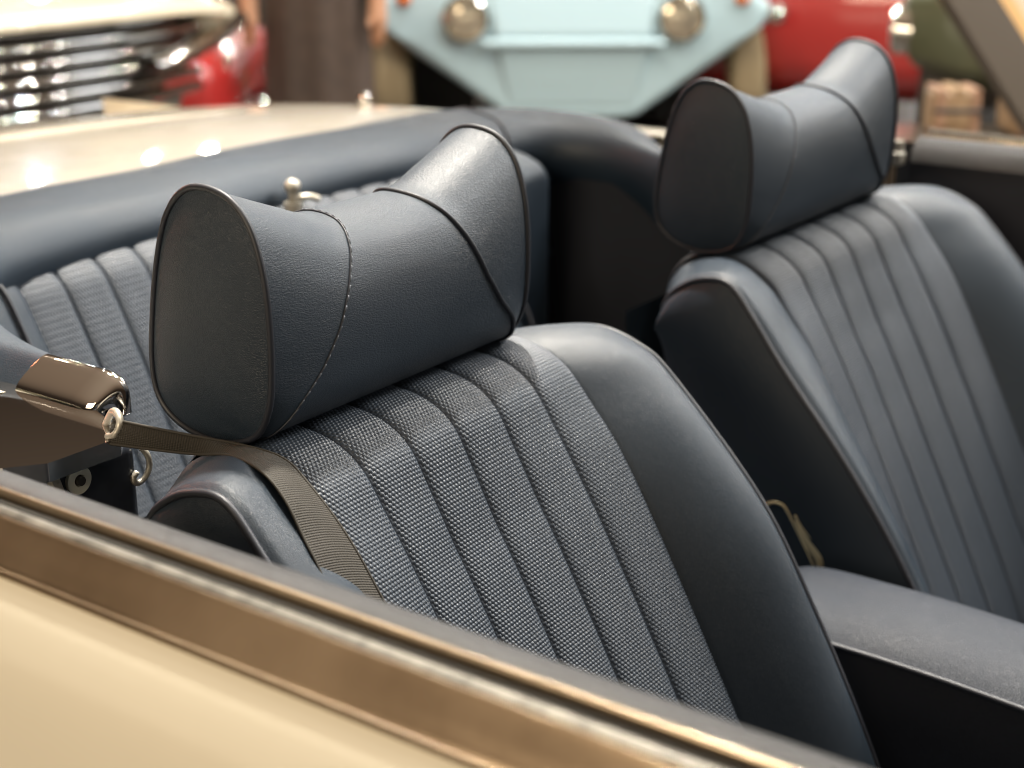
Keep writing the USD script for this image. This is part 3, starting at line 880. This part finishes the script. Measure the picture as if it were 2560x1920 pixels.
# pale blue car with a boat-like bow
ab = thing('pale_blue_car', 'pale blue car with a pointed boat-shaped bow and round headlights', 'car', (-3.33, 5.45, 0), face + 2)
def hull_ring(x, k, zb, zt, top=.90):
    a = np.array([(0, zt + .03), (.35, zt + .025), (.62, zt), (.84, zt - .06), (.96, zt - .15), (.95, zt - .22), (.91, zt - .26), (.78, zb + .31), (.58, zb + .18), (.40, zb + .06), (.28, zb), (0, zb)]) * V3(k, 1)
    r = np.vstack([a, a[-2:0:-1] * V3(-1, 1)])
    r = spline(np.vstack([r, r[:1]]), 121)[:-1]
    return np.stack([np.full(len(r), x), r[:, 0], r[:, 1]], 1)
st = [(-3.6, .86, .42, .86), (-3.2, .96, .34, .95), (-2.2, 1.0, .30, .98), (-1.0, 1.0, .29, .98), (-.3, .99, .28, .96), (.10, .975, .22, .93), (.30, .97, .22, .915), (.42, .96, .22, .90), (.49, .955, .225, .895), (.515, .93, .235, .88), (.525, .88, .25, .865)]
put('hull', loft([hull_ring(*s) for s in st]), 'pale_blue_paint', ab, smooth=40)
for sg in (-1, 1):
    lamp(ab, .56, sg * .50, .69, .105)
    wheel(ab, .12, sg * .85, .33, .17, 'dusty_tyre')
    wheel(ab, -2.5, sg * .80, .34, .17, 'dusty_tyre')
    put('wheel_arch', box(-.75, -.10, min(sg * .45, sg * .93), max(sg * .45, sg * .93), .12, .56, .03), 'tyre_rubber', ab)
    put('indicator_lamp', trimesh.creation.icosphere(2, .035).apply_translation((.53, sg * .78, .775)), 'orange_lens', ab, smooth=True)
    put('bumper_guard', trimesh.creation.icosphere(3, .05).apply_translation((.50, sg * .95, .70)), 'chrome_far', ab, smooth=True)
pn = m3.Manifold.batch_hull([m3.Manifold.sphere(.03, 16).translate((x, y, z)) for x, y, z in ((.50, -.36, .80), (.50, .36, .80), (.54, -.34, .62), (.54, .34, .62), (.50, -.28, .30), (.50, .28, .30), (.3, -.36, .84), (.3, .36, .84))]).to_mesh()
put('bow_panel', trimesh.Trimesh(pn.vert_properties[:, :3], pn.tri_verts, process=False), 'pale_blue_paint', ab, smooth=50)
put('bow_ridge', tube(np.stack([np.full(20, .572), np.linspace(-.42, .42, 20), np.full(20, .575)], 1), .022, 10), 'pale_blue_paint', ab, smooth=True)
put('windscreen', loft([super_ring(x, .66, .92, z, e=.5, taper=.85) for x, z in ((-.75, .97), (-.95, 1.15), (-1.15, 1.36), (-1.9, 1.38), (-2.4, 1.0))]), 'window_dark', ab, smooth=50)

parked_car('red_car', 'bright red car parked right of the pale blue car, headrest overlapping it', 'red_paint', (-2.4, 6.65, 0), face + 68, L=4.2, hood=.95)
parked_car('dark_car', 'dark car standing in shade behind the pale blue car', 'dark_cloth', (-6.4, 6.33, 0), face, L=4.4, hood=.98)

# olive car with one bright lamp at the upper right
oc = thing('olive_car', 'olive green car with one bright lamp, at the upper right', 'car', (-.45, 4.72, 0), 195)
put('bonnet', loft([super_ring(x, a, z0, z1, e=.35) for x, a, z0, z1 in ((-2.4, .75, .45, .98), (-1.0, .78, .50, 1.08), (.0, .76, .58, 1.06), (.55, .74, .64, 1.03), (.72, .70, .70, .99), (.78, .60, .76, .94))]), 'olive_paint', oc, smooth=50)
put('radiator_grille', box(.40, .70, -.66, .66, .36, .72, .02), 'dark_grille', oc)
lamp(oc, .78, .60, .83, .075, 'chrome_far')
lamp(oc, .78, -.60, .83, .075)
for sg in (-1, 1):
    wheel(oc, .25, sg * .72, .34, .18)
    wheel(oc, -2.0, sg * .72, .34, .18)
put('cabin', loft([super_ring(x, .66, .95, z, e=.5, taper=.85) for x, z in ((-2.3, 1.2), (-1.9, 1.5), (-1.1, 1.52), (-.7, 1.0))]), 'window_dark', oc, smooth=50)


def suitcase(label, c, size, rz, look, strap, tilt=0):
    t = thing('suitcase', label, 'suitcase', c, rz, 'luggage stacked in front of the olive car')
    a, b, h = size
    bdy = put('case', box(-a / 2, a / 2, -b / 2, b / 2, 0, h, .02), look, t)
    for k in (-.36, .36):
        put('corner_band', box(a * k - .012, a * k + .012, -b / 2 - .003, b / 2 + .003, -.0, h + .003), 'pink_tan_leather', t)
    put('strap', box(-.016, .016, -b / 2 - .005, b / 2 + .005, 0, h + .005), strap, t)
    put('handle', tube(spline([(-.07, -b / 2 - .004, h * .55), (-.05, -b / 2 - .035, h * .58), (.05, -b / 2 - .035, h * .58), (.07, -b / 2 - .004, h * .55)], 16), .008, 6), 'tyre_rubber', t, smooth=True)
    return t


stand = thing('low_table', 'low dark table carrying the tan luggage before the olive car', 'table', (-.51, 3.65, .05), 35)
put('tabletop', box(-.42, .46, -.17, .17, .50, .53, .008), 'brown_paint', stand)
for sx_ in (-1, 1):
    for sy in (-1, 1):
        put('leg', box(sx_ * .38 - .02, sx_ * .38 + .02, sy * .13 - .02, sy * .13 + .02, -.05, .50), 'brown_paint', stand)
suitcase('large tan suitcase with a green strap, below the pinkish one', (-.47, 3.67, .585), (.26, .16, .145), 35, 'tan_leather', 'green_strap')
suitcase('pinkish tan suitcase lying on top of the green-strapped one', (-.49, 3.68, .735), (.22, .15, .08), 35, 'pink_tan_leather', 'brown_cloth')
suitcase('small plain tan suitcase standing alone on the left of the table', (-.71, 3.52, .585), (.14, .14, .13), 35, 'tan_leather', 'tan_leather')

# brown car leaning its windscreen pillar into the right edge
bc = thing('brown_car', 'dark brown car of which only the slanting pillar shows at right', 'car', (-.1, 2.95, 0), 0)
def bar(p0, p1, w, d):
    p0, p1 = V3(*p0), V3(*p1)
    ax = p1 - p0
    ax /= np.linalg.norm(ax)
    s = V3(.82, .57, 0)
    s -= ax * (s @ ax)
    s /= np.linalg.norm(s)
    n = np.cross(ax, s)
    hp = [p + a * s * w / 2 + b * n * d / 2 for p in (p0, p1) for a in (-1, 1) for b in (-1, 1)]
    g = m3.Manifold.hull_points(np.array(hp)).to_mesh()
    return trimesh.Trimesh(g.vert_properties[:, :3], g.tri_verts, process=False)
o = V3(-.1, 2.95, 0)
pA, pB = V3(-.58, 2.73, 1.22), V3(-.12, 2.75, .62)
put('windscreen_pillar', bar(pA - o, pB - o, .105, .05), 'brown_paint', bc)
sh = V3(.82, .57, 0) * .083
put('trim_strip', bar(pA + sh - o, pB + sh - o, .028, .03), 'tan_strip', bc)
sh2 = V3(.82, .57, 0) * .24
put('inner_panel', bar(pA + sh2 - o, pB + sh2 - o, .24, .02), 'beige_panel', bc)
put('door', box(-.05, 1.6, -.12, .0, .25, .66, .05), 'brown_paint', bc)
wheel(bc, 1.9, -.05, .33, .18)


# ------------------------------------------------------------------ a person standing behind the deck
def body_of(chains, refine=.03):
    parts = []
    for a, ra, b, rb in chains:
        s1 = m3.Manifold.sphere(ra, 20).translate(tuple(map(float, a)))
        s2 = m3.Manifold.sphere(rb, 20).translate(tuple(map(float, b)))
        parts.append(m3.Manifold.batch_hull([s1, s2]))
    m = m3.Manifold.batch_boolean(parts, m3.OpType.Add).refine_to_length(refine).to_mesh()
    t = trimesh.Trimesh(m.vert_properties[:, :3], m.tri_verts, process=True)
    trimesh.smoothing.filter_taubin(t, iterations=8)
    return t


man = thing('person', 'person in dark clothes standing with bare forearms, hands hanging down', 'person', (-3.15, 3.43, 0), face)
P_ = lambda x, y, z: V3(x, y, z)
ch = [(P_(0, 0, .96), .125, P_(0, 0, 1.18), .125), (P_(0, .09, .95), .10, P_(0, -.09, .95), .10), (P_(0, .13, 1.36), .075, P_(0, -.13, 1.36), .075), (P_(0, 0, 1.18), .13, P_(0, .12, 1.34), .08), (P_(0, 0, 1.18), .13, P_(0, -.12, 1.34), .08), (P_(0, 0, 1.36), .06, P_(.01, 0, 1.50), .055), (P_(.02, 0, 1.60), .085, P_(.03, 0, 1.66), .09), (P_(.05, 0, 1.55), .05, P_(.02, 0, 1.6), .07)]
for sg in (-1, 1):
    ch += [(P_(0, sg * .10, .92), .095, P_(.01, sg * .11, .50), .062), (P_(.01, sg * .11, .50), .062, P_(-.02, sg * .115, .10), .042), (P_(-.02, sg * .115, .06), .042, P_(.14, sg * .13, .035), .033)]
    ch += [(P_(0, sg * .19, 1.36), .056, P_(-.01, sg * .25, 1.10), .045), (P_(-.01, sg * .25, 1.10), .042, P_(.08, sg * .24, .88), .031)]
body = put('body', body_of(ch), 'dark_cloth', man, smooth=True)
th_ = np.linspace(0, 2 * np.pi, 48, endpoint=False)
put('coat', grid(np.stack([np.stack([a_ * np.cos(th_) + .01, b_ * np.sin(th_), np.full(48, z_) + .0], 1) * (1 + .05 * np.sin(9 * th_)[:, None] * V3(1, 1, 0)) for z_, a_, b_ in ((1.40, .12, .16), (1.25, .15, .18), (1.05, .155, .185), (.85, .15, .185), (.60, .16, .20), (.48, .165, .205))]), False, True), 'brown_cloth', man, smooth=True)
for sg in (-1, 1):
    h_ = [(P_(.05, sg * .243, .96), .041, P_(.085, sg * .24, .86), .034), (P_(.085, sg * .24, .86), .033, P_(.10, sg * .24, .80), .036)]
    for k, (dy, ln) in enumerate(((-.030, .070), (-.010, .082), (.010, .078), (.030, .062))):
        h_ += [(P_(.10 + dy * .4, sg * (.24 + dy * .2) + dy * .5, .79), .011, P_(.115 + dy * .4, sg * .24 + dy * .6, .79 - ln * .55), .010), (P_(.115 + dy * .4, sg * .24 + dy * .6, .79 - ln * .55), .010, P_(.112 + dy * .4, sg * .24 + dy * .6, .79 - ln), .009)]
    h_ += [(P_(.10, sg * .225, .83), .014, P_(.135, sg * .215, .785), .010)]
    put('forearm', body_of(h_, .012), 'skin', man, smooth=True)
hd = body_of([(P_(.025, 0, 1.60), .083, P_(.035, 0, 1.66), .088), (P_(.055, 0, 1.55), .045, P_(.03, 0, 1.6), .07), (P_(.115, 0, 1.625), .014, P_(.128, 0, 1.60), .016), (P_(.01, 0, 1.44), .052, P_(.02, 0, 1.55), .055), (P_(.02, .088, 1.62), .02, P_(.01, .09, 1.60), .018), (P_(.02, -.088, 1.62), .02, P_(.01, -.09, 1.60), .018)], .015)
put('head', hd, 'skin', man, smooth=True)
put('hair', body_of([(P_(-.005, 0, 1.66), .096, P_(.0, 0, 1.69), .092)], .02), 'hair_dark', man, smooth=True)
for sg in (-1, 1):
    put('eye', trimesh.creation.icosphere(2, .012).apply_translation((.112, sg * .033, 1.64)), 'window_dark', man, smooth=True)
put('mouth', tube(spline([(.103, -.025, 1.568), (.112, 0, 1.565), (.103, .025, 1.568)], 8), .005, 6), 'red_paint', man, smooth=True)
